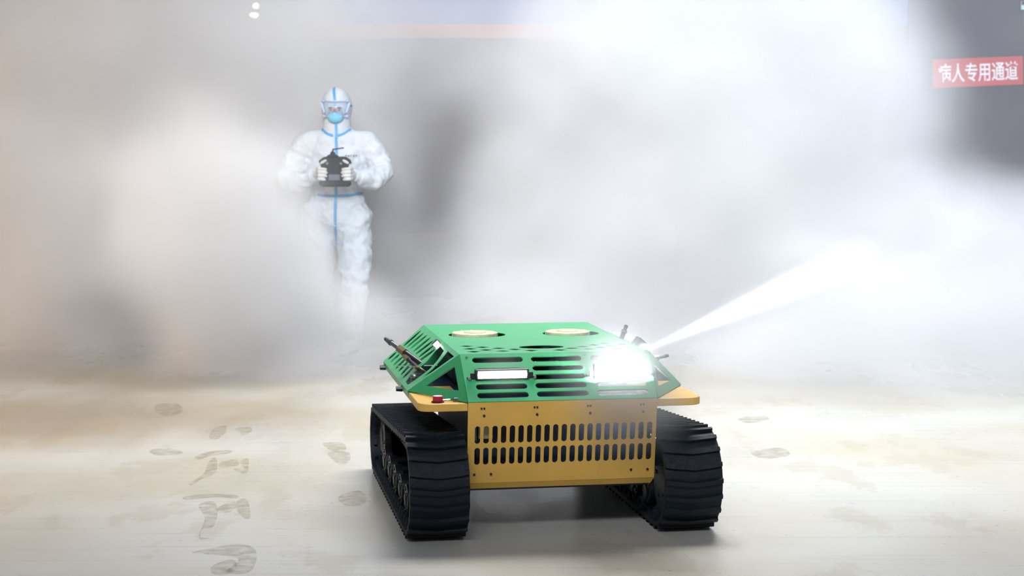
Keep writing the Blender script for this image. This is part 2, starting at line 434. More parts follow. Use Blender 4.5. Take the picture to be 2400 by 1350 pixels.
# side panels
wv = math.hypot(c-a, H-Hg)
def side_holes():
    hs = []
    def sl(u0, v0, u1, v1, hw=0.025):
        # leaf shaped slot, cut narrow at the ends
        p0 = Vector((u0, v0*wv)); p1 = Vector((u1, v1*wv)); d_ = p1-p0; out = []
        n_ = Vector((1, 0))
        for t, k in ((0, 0), (0.12, .6), (0.35, 1), (0.75, 1), (0.92, .6), (1, 0)): out.append(p0+d_*t+n_*hw*k)
        for t, k in ((0.92, .6), (0.75, 1), (0.35, 1), (0.12, .6)): out.append(p0+d_*t-n_*hw*k)
        hs.append([(q.x, q.y) for q in out])
    for q in ((1.0, .10, 1.01, .56), (0.905, .10, 0.925, .53), (0.806, .09, 0.835, .51), (0.705, .08, 0.735, .5), (0.605, .10, 0.65, .5), (0.515, .15, 0.55, .5), (0.425, .18, 0.48, .56)): sl(*q)
    for q in ((1.015, .70, 1.02, .92), (0.917, .68, .922, .92), (0.817, .66, 0.818, .92), (0.735, .62, 0.715, .93), (0.645, .62, 0.621, .92), (0.55, .62, 0.525, .93), (0.465, .64, 0.44, .93)): sl(*q)
    # big curved openings near the front
    hs.append([(q[0], q[1]*wv) for q in ((0.40, .10), (0.40, .22), (0.36, .42), (0.36, .62), (0.375, .80), (0.34, .93), (0.255, .93), (0.215, .72), (0.19, .50), (0.215, .30), (0.27, .12))])
    hs.append([(q[0], q[1]*wv) for q in ((0.215, .08), (0.045, .08), (0.115, .52), (0.165, .70), (0.155, .46), (0.18, .26))])
    return hs
for s in (-1, 1):
    ol = [(0, 0), (Lr, 0), (Lr, wv), (sy, wv)]
    plate('side_panel', (s*a, 0, H), (0, 1, 0), (s*(c-a), 0, Hg-H), ol, side_holes(), 0.0025, M['green'], R)
    # skirt below the side panel
    bm = bmesh.new()
    vs = [bm.verts.new(q) for q in ((s*c, sy, Hg), (s*c, Lr, Hg), (s*(c-0.004), Lr, Hg-0.028), (s*(c-0.004), sy, Hg-0.028), (s*(c-0.006), sy, Hg), (s*(c-0.006), Lr, Hg), (s*(c-0.010), Lr, Hg-0.028), (s*(c-0.010), sy, Hg-0.028))]
    for f in ((0, 1, 2, 3), (4, 5, 6, 7), (0, 1, 5, 4), (3, 2, 6, 7), (0, 3, 7, 4), (1, 2, 6, 5)): bm.faces.new([vs[i] for i in f])
    mobj('side_skirt', bm, M['green'], R)
    # triangular corner frame
    A_ = Vector((s*a, 0, H)); B_ = Vector((s*c, sy, Hg)); C_ = Vector((s*b, fy, Hg))
    U_ = (B_-A_).normalized(); W_ = U_.cross(C_-A_).normalized(); V2 = W_.cross(U_)
    tri = [((q-A_).dot(U_), (q-A_).dot(V2)) for q in (A_, B_, C_)]
    inner = [((q-A_).dot(U_), (q-A_).dot(V2)) for q in (Vector((s*0.367, -0.008, 0.600)), Vector((s*0.462, 0.088, 0.519)), Vector((s*0.363, -0.091, 0.523)))]
    plate('corner_frame', A_, U_, V2, tri, [inner], 0.006, M['green'], R)
    for y in ((1.024, 0.38) if s < 0 else (1.024, 0.38)):
        bm = bmesh.new(); add_cyl(bm, (s*(c-0.004), y, 0.470), (s*(c+0.02), y, 0.470), 0.012, 0.010, 8); mobj('knob', bm, M['black'], R)
# rear panel
plate('rear_panel', (0, Lr, H), (1, 0, 0), (0, 0, -1), [(-a, 0), (a, 0), (c, H-Hg), (c, H-Hg+.02), (-c, H-Hg+.02), (-c, H-Hg)], [], 0.006, M['green'], R)
# shelves
for s in (-1, 1):
    zt = 0.487
    bm = bmesh.new()
    pts = [(s*b, fy+0.008)]
    wx = 0.515
    cr = 0.05
    for k in range(6):
        t = k/5*PI/2
        pts.append((s*(wx-cr+cr*math.sin(t)), fy+0.010+cr-cr*math.cos(t)))
    pts += [(s*wx, 0.30), (s*b, 0.30)]
    bot = [bm.verts.new((x, y, zt-0.028)) for x, y in pts]; top = [bm.verts.new((x, y, zt)) for x, y in pts]
    bm.faces.new(bot); bm.faces.new(top)
    for i in range(len(pts)): j = (i+1) % len(pts); bm.faces.new((bot[i], bot[j], top[j], top[i]))
    mobj('shelf', bm, M['yellow'], R, bevel=0.003)
# chassis box
bm = bmesh.new(); add_box(bm, (0, 0.46, 0.318), (0.60, 1.05, 0.29)); mobj('chassis', bm, M['dark'], R)
bm = bmesh.new(); add_box(bm, (0, 0.57, 0.47), (0.98, 0.86, 0.012)); mobj('deck_plate', bm, M['dark'], R)
bm = bmesh.new(); add_box(bm, (0, 0.44, 0.172), (0.66, 1.05, 0.02)); mobj('belly_plate', bm, M['dark'], R)
# equipment inside
bm = bmesh.new(); add_box(bm, (-0.19, 0.64, 0.53), (0.26, 0.5, 0.10)); mobj('tank', bm, M['dark'], R, bevel=0.02)
bm = bmesh.new(); add_box(bm, (0.19, 0.64, 0.53), (0.26, 0.5, 0.10)); mobj('tank', bm, M['dark'], R, bevel=0.02)
bm = bmesh.new(); add_box(bm, (-0.27, -0.095, 0.375), (0.05, 0.02, 0.05)); mobj('tan_connector', bm, M['cream'], R, bevel=0.002)
bm = bmesh.new(); add_box(bm, (-0.315, -0.10, 0.375), (0.022, 0.02, 0.06)); mobj('connector', bm, M['grey'], R, bevel=0.002)
# hose seen through the top slot
bm = bmesh.new()
hp = [(-0.09, 0.10, 0.585), (-0.05, 0.055, 0.598), (0.0, 0.045, 0.602), (0.05, 0.055, 0.590), (0.08, 0.09, 0.575)]
for p, q in zip(hp, hp[1:]): add_caps(bm, p, 0.008, q, 0.008, 10)
mobj('hose', bm, M['grey'], R, smooth=True)
# fan lids in the two round roof openings
for cx, cyy in ((-0.196, 0.552), (0.178, 0.540)):
    cy_ = cyy+0.09
    bm = bmesh.new()
    add_cyl(bm, (cx, cy_, H-0.035), (cx, cy_, H+0.010), 0.092, 0.090, 36)
    add_cyl(bm, (cx, cy_, H+0.009), (cx, cy_, H+0.015), 0.045, 0.040, 24)
    for k in range(12):
        t = 2*PI*k/12
        add_box(bm, (cx+0.086*math.cos(t), cy_+0.086*math.sin(t), H+0.002), (0.012, 0.012, 0.018), Matrix.Rotation(t, 4, 'Z'))
    mobj('round_lid', bm, M['cream'], R, bevel=0.0015)

# light bars
def light_bar(x0, x1, half_h, lens_m, nled):
    mid = 0.081/0.163*tl
    ctr = Vector(((x0+x1)/2, 0, H))+Vv*mid+gn*0.018
    rot = Matrix((( 1, 0, 0, 0), (0, gn.y, Vv.y, 0), (0, gn.z, Vv.z, 0), (0, 0, 0, 1)))   # columns x, out, down
    rot = Matrix(((1, 0, 0), (0, gn.y, Vv.y), (0, gn.z, Vv.z))).to_4x4()
    lb = empty('light_bar', ctr, 0, R)
    wdt = x1-x0
    # straight ahead facing housing
    bm = bmesh.new(); add_box(bm, (0, 0.006, 0), (wdt+0.01, 0.03, half_h*2)); mobj('housing', bm, M['black'], lb, bevel=0.004)
    bm = bmesh.new(); add_box(bm, (0, -0.011, 0), (wdt-0.006, 0.004, half_h*2-0.010)); mobj('lens', bm, lens_m, lb, bevel=0.001)
    for k in range(nled):
        x = -wdt/2+wdt*(k+0.5)/nled
        bm = bmesh.new(); add_cyl(bm, (x, -0.012, 0), (x, -0.0155, 0), min(half_h-0.006, wdt/nled*0.40), None, 16); mobj('led', bm, M['led_left'], lb)
    for s in (-1, 1):
        bm = bmesh.new(); add_box(bm, (s*(wdt/2+0.012), 0.004, -0.004), (0.018, 0.010, 0.02)); add_box(bm, (s*(wdt/2+0.022), 0.008, -0.012), (0.022, 0.014, 0.008)); mobj('bracket', bm, M['black'], lb, bevel=0.001)
        bm = bmesh.new(); add_cyl(bm, (s*(wdt/2+0.026), -0.002, -0.012), (s*(wdt/2+0.026), -0.012, -0.012), 0.006, 0.005, 10); mobj('bracket_bolt', bm, M['chrome'], lb)
    return lb
lbl = light_bar(-0.302, -0.118, 0.019, M['lens_soft'], 6)
lbl['label'] = 'left light bar with six lit LEDs'
lbr = light_bar(0.130, 0.315, 0.030, M['lens_on'], 6)  # taller than the left bar: glare bloom is built into the lens size
lbr['label'] = 'right light bar, glaring white'
def lamp_light(name, parent, loc, w_, h_, power, rx=PI/2, spread=120):
    l = bpy.data.lights.new(name, 'AREA'); l.shape = 'RECTANGLE'; l.size = w_; l.size_y = h_; l.energy = power
    l.color = (0.90, 0.96, 1.0); l.spread = math.radians(spread)
    o = bpy.data.objects.new(name, l); link(o, parent); o.location = loc; o.rotation_euler = (rx, 0, 0); return o
lamp_light('bar_light_right', lbr, (0, -0.02, 0), 0.18, 0.05, 42.0, spread=170)

# side lamps
for s in (-1, 1):
    sl_ = empty('side_lamp', (s*0.372, 0.46, 0.628) if s < 0 else (0.415, 0.40, 0.618), 0, R)
    sl_.rotation_euler = (0, s*0.72, 0)
    if s < 0: sl_.scale = (0.62, 0.62, 0.62)
    bm = bmesh.new(); add_box(bm, (s*0.0, 0, 0), (0.045, 0.055, 0.045)); mobj('lamp_housing', bm, M['grey'] if s > 0 else M['black'], sl_, bevel=0.004)
    for k in range(4):
        bm = bmesh.new(); add_box(bm, (0, 0.030, -0.018+0.012*k), (0.04, 0.012, 0.004)); mobj('cooling_fin', bm, M['grey'], sl_)
    bm = bmesh.new()
    if s < 0:
        add_box(bm, (-0.002, -0.029, 0), (0.036, 0.004, 0.038)); mobj('lens', bm, M['led_left'], sl_, bevel=0.001)
    else:
        add_box(bm, (0.024, 0.0, 0), (0.004, 0.045, 0.038)); mobj('lens', bm, M['lens_on'], sl_, bevel=0.001)
    bm = bmesh.new(); add_box(bm, (-s*0.022, 0, -0.04), (0.006, 0.03, 0.06)); mobj('bracket', bm, M['black'], sl_)
# spray nozzles
def nozzle(p0, p1, r, tip_m, label=None):
    p0 = Vector(p0); p1 = Vector(p1); d_ = p1-p0
    nzl = empty('spray_nozzle', p0, 0, R)
    f = lambda t: d_*t
    bm = bmesh.new(); add_cyl(bm, f(0), f(0.5), r*0.9, r*0.9, 14); mobj('nozzle_body', bm, M['black'], nzl, smooth=False)
    bm = bmesh.new(); add_cyl(bm, f(0.45), f(0.62), r*1.25, r*1.25, 6); mobj('hex_nut', bm, M['brass'], nzl)
    bm = bmesh.new(); add_cyl(bm, f(0.60), f(0.86), r*0.75, r*0.7, 14); mobj('nozzle_tube', bm, M['grey'], nzl)
    bm = bmesh.new(); add_cyl(bm, f(0.84), f(1.0), r*0.95, r*0.6, 14); mobj('nozzle_tip', bm, tip_m, nzl)
    return nzl
nozzle((-0.435, 0.42, 0.555), (-0.555, 0.62, 0.635), 0.013, M['grey'])
nozzle((-0.455, 0.34, 0.545), (-0.515, 0.60, 0.600), 0.009, M['chrome'])
bm = bmesh.new()
hp = [(-0.44, 0.40, 0.55), (-0.48, 0.36, 0.555), (-0.46, 0.30, 0.56), (-0.43, 0.30, 0.54)]
for p, q in zip(hp, hp[1:]): add_caps(bm, p, 0.003, q, 0.003, 8)
mobj('brass_pipe', bm, M['brass'], R, smooth=True)
nozzle((0.350, 0.42, 0.640), (0.372, 0.43, 0.692), 0.010, M['grey'])
nozzle((0.430, 0.40, 0.552), (0.535, 0.40, 0.573), 0.009, M['grey'])
# pale valve near the front lower edge of the left side
bm = bmesh.new(); add_ell(bm, (-0.485, 0.275, 0.530), (0.013, 0.030, 0.010)); mobj('pale_valve', bm, M['grey'], R, smooth=True)
bm = bmesh.new(); add_cyl(bm, (-0.485, 0.275, 0.50), (-0.485, 0.275, 0.53), 0.012, None, 12); mobj('valve_stem', bm, M['grey'], R)
# emergency stop and switch on the left shelf
es = empty('emergency_button', (-0.443, -0.112, 0.487), 0, R)
bm = bmesh.new(); add_cyl(bm, (0, 0, 0), (0, 0, 0.004), 0.023, None, 24); mobj('button_base', bm, M['black'], es)
bm = bmesh.new(); add_cyl(bm, (0, 0, 0.004), (0, 0, 0.022), 0.018, 0.0185, 24); mobj('button_cap', bm, M['red'], es)
bm = bmesh.new(); add_cyl(bm, (0, 0, 0.022), (0, 0, 0.0235), 0.017, 0.016, 24); mobj('button_top', bm, M['pink'], es)
bm = bmesh.new(); add_box(bm, (-0.372, -0.100, 0.494), (0.030, 0.022, 0.014)); mobj('toggle_switch', bm, M['grey'], R, bevel=0.002)
bm = bmesh.new(); add_cyl(bm, (-0.420, -0.08, 0.490), (-0.395, -0.085, 0.492), 0.003, None, 8); mobj('pin', bm, M['chrome'], R)

# tracks
Ca = (-0.085, 0.187); Ra = 0.187; Cb = (1.135, 0.150); Rb = 0.150
def hull_path(off=0.0, n=26):
    ra, rb = Ra+off, Rb+off
    dx, dz = Cb[0]-Ca[0], Cb[1]-Ca[1]; D = math.hypot(dx, dz); base = math.atan2(dz, dx); al = math.acos((ra-rb)/D)
    up = base+al; lo = base-al
    pts = []
    for i in range(n+1):
        t = up+(2*PI-2*al)*i/n
        pts.append((Ca[0]+ra*math.cos(t), Ca[1]+ra*math.sin(t)))
    for i in range(n+1):
        t = lo+(2*al)*i/n
        pts.append((Cb[0]+rb*math.cos(t), Cb[1]+rb*math.sin(t)))
    return pts
def resample(pts, step):
    P = pts+[pts[0]]; seg = [math.dist(P[i], P[i+1]) for i in range(len(P)-1)]; T = sum(seg); n = round(T/step)
    out = []; i = 0; acc = 0
    for k in range(n):
        s_ = T*k/n
        while acc+seg[i] < s_: acc += seg[i]; i += 1
        t = (s_-acc)/seg[i]; p, q = P[i], P[i+1]
        out.append(((p[0]+(q[0]-p[0])*t, p[1]+(q[1]-p[1])*t), ((q[0]-p[0])/seg[i], (q[1]-p[1])/seg[i])))
    return out
outer = hull_path(-0.013); innerp = hull_path(-0.030)
# a lug: chevron block, local x across, y along the belt, z outward
bm = bmesh.new()
for sx in (-1, 1):
    q = [(0, 0.009), (sx*0.075, 0.0), (sx*0.104, -0.006), (sx*0.104, -0.024), (sx*0.075, -0.019), (0, -0.009)]
    lo = [bm.verts.new((x, y, -0.002)) for x, y in q]; hi = [bm.verts.new((x, y*0.85, 0.013)) for x, y in q]
    bm.faces.new(lo); bm.faces.new(hi)
    for i in range(6): j = (i+1) % 6; bm.faces.new((lo[i], lo[j], hi[j], hi[i]))
bmesh.ops.recalc_face_normals(bm, faces=bm.faces)
lug_me = bpy.data.meshes.new('track_lug'); bm.to_mesh(lug_me); bm.free(); lug_me.materials.append(M['rubber'])
bm = bmesh.new(); add_box(bm, (0, 0, 0.010), (0.012, 0.016, 0.022)); tooth_me = bpy.data.meshes.new('guide_tooth'); bm.to_mesh(tooth_me); bm.free(); tooth_me.materials.append(M['rubber'])
for s in (-1, 1):
    T = empty('track', (s*0.455, 0, 0), 0, R)
    bm = bmesh.new(); n = len(outer); rows = []
    for x in (-0.105, 0.105):
        rows.append([bm.verts.new((x, y, z)) for y, z in outer]); rows.append([bm.verts.new((x, y, z)) for y, z in innerp])
    o0, i0, o1, i1 = rows
    for k in range(n):
        j = (k+1) % n
        bm.faces.new((o0[k], o0[j], o1[j], o1[k])); bm.faces.new((i0[k], i0[j], i1[j], i1[k]))
        bm.faces.new((o0[k], o0[j], i0[j], i0[k])); bm.faces.new((o1[k], o1[j], i1[j], i1[k]))
    mobj('track_belt', bm, M['rubber'], T, smooth=False)
    for (p, d_) in resample(outer, 0.056):
        y, z = p; ty, tz = d_
        # tangent, outward
        tan = Vector((0, ty, tz)); out = Vector((0, tz, -ty))
        ctr = Vector((0, 0.5, 0.17))
        if out.dot(Vector((0, y, z))-ctr) < 0: out = -out
        xx = tan.cross(out)
        m4 = Matrix(((xx.x, tan.x, out.x, 0), (xx.y, tan.y, out.y, y), (xx.z, tan.z, out.z, z), (0, 0, 0, 1)))
        g = bpy.data.objects.new('track_lug', lug_me); link(g, T); g.matrix_local = m4
    for (p, d_) in resample(innerp, 0.072):
        y, z = p; tan = Vector((0, d_[0], d_[1])); out = Vector((0, d_[1], -d_[0]))
        if out.dot(Vector((0, y, z))-Vector((0, 0.5, 0.17))) > 0: out = -out
        xx = tan.cross(out)
        for e in (-0.085, 0.085):
            m4 = Matrix(((xx.x, tan.x, out.x, e), (xx.y, tan.y, out.y, y), (xx.z, tan.z, out.z, z), (0, 0, 0, 1)))
            g = bpy.data.objects.new('guide_tooth', tooth_me); link(g, T); g.matrix_local = m4
    # wheels
    def wheel(name, y, z, r, wd, spokes=0):
        bm = bmesh.new()
        for e in (-1, 1):
            add_cyl(bm, (e*wd*0.5-e*0.028, y, z), (e*wd*0.5, y, z), r, r, 32)
            add_cyl(bm, (e*wd*0.5, y, z), (e*(wd*0.5+0.006), y, z), r*0.5, r*0.4, 24)
            for k in range(spokes):
                t = 2*PI*k/spokes
                add_cyl(bm, (e*wd*0.5, y+r*0.72*math.cos(t), z+r*0.72*math.sin(t)), (e*(wd*0.5+0.004), y+r*0.72*math.cos(t), z+r*0.72*math.sin(t)), 0.008, None, 8)
        add_cyl(bm, (-wd*0.5, y, z), (wd*0.5, y, z), r*0.30, None, 16)
        mobj(name, bm, M['wheel'], T)
    wheel('drive_wheel', Ca[0], Ca[1], Ra-0.032, 0.13, 8)
    wheel('idler_wheel', Cb[0], Cb[1], Rb-0.032, 0.13, 6)
    for k in range(5): wheel('road_wheel', 0.13+0.2*k, 0.092, 0.058, 0.15, 5)
    bm = bmesh.new(); add_box(bm, (-s*0.02, 0.52, 0.20), (0.05, 1.0, 0.07)); mobj('track_frame', bm, M['dark'], T, bevel=0.005)
    bm = bmesh.new(); add_box(bm, (-s*0.075, 0.45, 0.24), (0.09, 0.7, 0.09)); mobj('mount', bm, M['dark'], T)
    bm = bmesh.new(); add_box(bm, (s*0.045, 0.06, 0.27), (0.01, 0.05, 0.10)); mobj('tensioner_plate', bm, M['olive'], T)

# ------------------------------------------------------------------ the person
PX, PY = -1.190, 11.72
P = empty('person', (PX, PY, 0))
tag(P, 'person in white hooded coverall with blue seam tape, goggles and mask, holding a remote', 'person')
bm = bmesh.new()
add_ell(bm, (0, 0, 0.96), (0.205, 0.155, 0.20))
add_ell(bm, (0, 0, 1.09), (0.185, 0.145, 0.17))
add_ell(bm, (0, 0, 1.27), (0.215, 0.150, 0.22))
add_caps(bm, (-0.165, 0, 1.425), 0.075, (0.165, 0, 1.42), 0.075)
add_ell(bm, (0, 0.01, 1.40), (0.19, 0.125, 0.13))
add_caps(bm, (0, 0.0, 1.45), 0.092, (0, -0.004, 1.57), 0.094)
add_ell(bm, (0, 0.008, 1.660), (0.104, 0.122, 0.140), 32, 20)
# arms
add_caps(bm, (0.200, 0, 1.405), 0.090, (0.270, -0.01, 1.30), 0.084)
add_caps(bm, (0.270, -0.01, 1.30), 0.084, (0.318, -0.05, 1.215), 0.074)
add_caps(bm, (0.318, -0.05, 1.215), 0.074, (0.250, -0.16, 1.175), 0.068)
add_caps(bm, (0.250, -0.16, 1.175), 0.068, (0.135, -0.285, 1.205), 0.040)
add_caps(bm, (-0.200, 0, 1.405), 0.090, (-0.285, 0.0, 1.29), 0.088)
add_caps(bm, (-0.285, 0.0, 1.29), 0.088, (-0.340, -0.04, 1.175), 0.078)
add_caps(bm, (-0.340, -0.04, 1.175), 0.078, (-0.255, -0.16, 1.150), 0.068)
add_caps(bm, (-0.255, -0.16, 1.150), 0.068, (-0.125, -0.285, 1.195), 0.040)
# legs
add_caps(bm, (0.095, -0.01, 0.93), 0.130, (0.125, -0.05, 0.72), 0.118)
add_caps(bm, (0.125, -0.05, 0.72), 0.118, (0.125, -0.10, 0.52), 0.102)
add_caps(bm, (0.125, -0.10, 0.52), 0.102, (0.105, -0.12, 0.30), 0.086)
add_caps(bm, (0.105, -0.12, 0.30), 0.086, (0.110, -0.10, 0.13), 0.074)
add_caps(bm, (-0.100, 0.0, 0.93), 0.132, (-0.130, 0.03, 0.72), 0.120)
add_caps(bm, (-0.130, 0.03, 0.72), 0.120, (-0.140, 0.06, 0.52), 0.104)
add_caps(bm, (-0.140, 0.06, 0.52), 0.104, (-0.150, 0.16, 0.30), 0.086)
add_caps(bm, (-0.150, 0.16, 0.30), 0.086, (-0.150, 0.22, 0.13), 0.072)
def wrinkle(co):
    if co.z > 1.52: k = 0.25
    elif co.z > 1.44: k = 0.6
    else: k = 1.0
    q = Vector((co.x*7+co.z*3, co.y*7, co.z*11-abs(co.x)*8))
    v1 = noise.noise(q)
    q2 = Vector((co.x*18-co.z*7, co.y*15, co.z*20+co.x*9))
    rdg = 1-abs(noise.noise(q2))*2
    # waist gather
    wst = -0.010*math.exp(-((co.z-1.075)/0.018)**2) if abs(co.x) < 0.22 and co.y > -0.18 else 0
    kn = 0.010*math.sin(co.z*70+co.x*20)*math.exp(-((co.z-0.5)/0.10)**2)*0.5
    ank = 0.007*math.sin(co.z*95)*math.exp(-((co.z-0.17)/0.06)**2)
    return (0.020*v1+0.010*rdg)*k+wst+kn+ank
body = remeshed('coverall', bm, 0.012, M['suit'], P, fn=wrinkle, smooth_it=5, wr=1)
bv = BVHTree.FromPolygons([v.co.copy() for v in body.data.vertices], [list(p.vertices) for p in body.data.polygons])
def cast(x, z, y0=-1.0):
    h = bv.ray_cast(Vector((x, y0, z)), Vector((0, 1, 0)))
    return (h[0], h[1]) if h[0] else (None, None)
def ribbon(name, pts, width, m, across, off=0.003):
    """tape laid on the suit: pts = [(co, normal)], across = width direction"""
    bm = bmesh.new(); rows = []
    for co, n in pts:
        ac = Vector(across); ac = (ac-n*ac.dot(n)).normalized()
        p = co+n*off
        rows.append([bm.verts.new(p-ac*width/2), bm.verts.new(p+ac*width/2), bm.verts.new(p+ac*width/2-n*0.006), bm.verts.new(p-ac*width/2-n*0.006)])
    for r0, r1 in zip(rows, rows[1:]):
        for k in range(4): bm.faces.new((r0[k], r0[(k+1) % 4], r1[(k+1) % 4], r1[k]))
    bm.faces.new(rows[0]); bm.faces.new(rows[-1])
    return mobj(name, bm, m, P, smooth=False)
def smooth_pts(pts, it=2):
    for _ in range(it):
        q = list(pts)
        for i in range(1, len(pts)-1):
            q[i] = ((pts[i-1][0]+pts[i][0]*2+pts[i+1][0])/4, (pts[i-1][1]+pts[i][1]+pts[i+1][1]).normalized())
        pts = q
    return pts
# front zip tape, chin to crotch
pts = []
z = 1.555
while z > 0.60:
    xo = 0.0 if z > 0.9 else 0.002
    co, n = cast(0.004+0.006*math.sin(z*6)+xo, z)
    if co is not None and co.y < 0.03: pts.append((co, n))
    z -= 0.02
ribbon('zip_tape', smooth_pts(pts), 0.020, M['tape'], (1, 0, 0), 0.004)
# crown tape
pts = []
hc = Vector((0, 0.008, 1.665))
for k in range(22):
    t = math.radians(-3+k*7)
    dr = Vector((-0.16*max(0, math.sin(t)-0.25)+0.01, -math.cos(t), math.sin(t))).normalized()
    h = bv.ray_cast(hc+dr*0.5, -dr)
    if h[0]: pts.append((h[0], h[1]))
ribbon('hood_tape', smooth_pts(pts), 0.019, M['tape'], (1, 0, 0), 0.003)
# collar tapes
for s in (-1, 1):
    pts = []
    for k in range(9):
        t = k/8
        co, n = cast(s*(0.014+0.082*t), 1.468+0.038*t*t+0.006*t)
        if co is not None: pts.append((co, n))
    ribbon('collar_tape', smooth_pts(pts), 0.019, M['tape'], (0, 0, 1), 0.004)
# waist tape
pts = []
for k in range(25):
    x = -0.19+0.38*k/24
    co, n = cast(x, 1.062+0.10*x*x/0.19)
    if co is not None and co.y < 0.1: pts.append((co, n))
ribbon('waist_tape', smooth_pts(pts, 3), 0.019, M['tape'], (0, 0, 1), 0.005)
# faint dark print on the chest
bm = bmesh.new()
for (x, z_, wx, wz) in ((0.075, 1.335, 0.012, 0.010), (0.092, 1.333, 0.010, 0.014), (0.106, 1.336, 0.008, 0.008), (0.122, 1.332, 0.014, 0.012), (0.140, 1.335, 0.010, 0.013)):
    co, n = cast(x, z_)
    if co is not None: add_box(bm, co-Vector((0, 0.002, 0)), (wx, 0.004, wz*0.7))
mobj('chest_print', bm, M['print'], P)
# face, eyes, brows
bm = bmesh.new()
add_ell(bm, (0, -0.062, 1.628), (0.060, 0.062, 0.050)); add_ell(bm, (0, -0.118, 1.628), (0.012, 0.018, 0.026)); add_ell(bm, (0, -0.095, 1.652), (0.054, 0.028, 0.013))
face = remeshed('face', bm, 0.005, M['skin'], P, smooth_it=3)
for s in (-1, 1):
    bm = bmesh.new(); add_ell(bm, (s*0.026, -0.116, 1.641), (0.011, 0.009, 0.006)); mobj('eye', bm, M['hair'], P, smooth=True)
    bm = bmesh.new(); add_ell(bm, (s*0.027, -0.121, 1.655), (0.017, 0.006, 0.004)); mobj('eyebrow', bm, M['hair'], P, smooth=True)
# mask
bm = bmesh.new(); add_ell(bm, (0, -0.088, 1.590), (0.056, 0.056, 0.044)); add_ell(bm, (0, -0.125, 1.607), (0.018, 0.024, 0.022))
mk = remeshed('mask', bm, 0.006, M['mask'], P, smooth_it=3)
# goggles: curved band with frame
def goggle_band(name, z0, z1, r_, th, m, ang):
    bm = bmesh.new(); rows = []
    n_ = 24
    for k in range(n_+1):
        t = -ang+2*ang*k/n_
        ed = abs(k/n_-0.5)*2
        ztop = z1-0.016*ed**4; zb = z0+0.022*ed**3 if True else z0
        bx = 0.014*math.exp(-(t/0.22)**2)  # nose arch
        col = []
        for rr in (r_, r_+th):
            x = rr*0.93*math.sin(t); y = -rr*1.12*math.cos(t)+0.004
            col.append((x, y, zb+bx*0)); col.append((x, y, ztop))
        rows.append([bm.verts.new(q) for q in (col[0], col[1], col[3], col[2])])
    for r0, r1 in zip(rows, rows[1:]):
        for k in range(4): bm.faces.new((r0[k], r0[(k+1) % 4], r1[(k+1) % 4], r1[k]))
    bm.faces.new(rows[0]); bm.faces.new(rows[-1])
    return mobj(name, bm, m, P, smooth=True)
goggle_band('goggles_lens', 1.606, 1.700, 0.112, 0.006, M['goggle_lens'], 0.90)
goggle_band('goggles_rim', 1.694, 1.704, 0.110, 0.012, M['goggle'], 0.90)
goggle_band('goggles_rim', 1.592, 1.600, 0.112, 0.012, M['goggle'], 0.86)
for s in (-1, 1):
    bm = bmesh.new()
    add_box(bm, (s*0.084, -0.078, 1.655), (0.018, 0.03, 0.075), Matrix.Rotation(s*0.35, 4, 'Y')); mobj('goggles_side', bm, M['goggle'], P, bevel=0.006)
    pts = []
    for k in range(10):
        t = math.radians(48+k*14)
        dr = Vector((s*math.sin(t), -math.cos(t), 0.0))
        h = bv.ray_cast(Vector((0, 0.008, 1.668+0.01*k/10))+dr*0.5, -dr)
        if h[0]: pts.append((h[0], h[1]))
    ribbon('goggles_strap', smooth_pts(pts), 0.014, M['strap'], (0, 0, 1), 0.004)
# gloves: palm, four fingers, thumb
CX, CY, CZ = 0.020, -0.335, 1.225
for s in (-1, 1):
    bm = bmesh.new()
    wx = 0.115*s+0.005 if s > 0 else -0.105
    wr_ = Vector((0.140 if s > 0 else -0.128, -0.285, 1.203))
    palm = Vector((CX+s*0.100, -0.335, 1.215))
    add_caps(bm, wr_, 0.031, palm, 0.030)
    add_ell(bm, palm, (0.026, 0.042, 0.046))
    lens_ = (0.92, 1.0, 0.95, 0.78)
    for k in range(4):
        z_ = 1.252-0.023*k
        k1 = Vector((CX+s*0.112, -0.360, z_)); L_ = lens_[k]
        k2 = Vector((CX+s*0.102, -0.385-0.006*L_, z_-0.002)); k3 = Vector((CX+s*(0.102-0.030*L_), -0.394, z_-0.004)); k4 = Vector((CX+s*(0.102-0.052*L_), -0.388, z_-0.006))
        add_caps(bm, palm+Vector((s*0.008, -0.012, z_-1.217)), 0.0125, k1, 0.0120, 12); add_caps(bm, k1, 0.0118, k2, 0.0112, 12); add_caps(bm, k2, 0.0110, k3, 0.0100, 12); add_caps(bm, k3, 0.0100, k4, 0.0085, 12)
    t0 = palm+Vector((0, -0.01, 0.035)); t1 = Vector((CX+s*0.088, -0.352, 1.285)); t2 = Vector((CX+s*0.060, -0.360, 1.302))
    add_caps(bm, t0, 0.015, t1, 0.013, 12); add_caps(bm, t1, 0.013, t2, 0.010, 12)
    remeshed('glove', bm, 0.0045, M['glove'], P, smooth_it=2)
    bm = bmesh.new(); add_cyl(bm, wr_+Vector((s*0.02, 0.02, -0.003)), wr_+Vector((-s*0.004, -0.006, 0)), 0.045, 0.041, 24); mobj('cuff', bm, M['suit'], P, smooth=False, bevel=0.004)
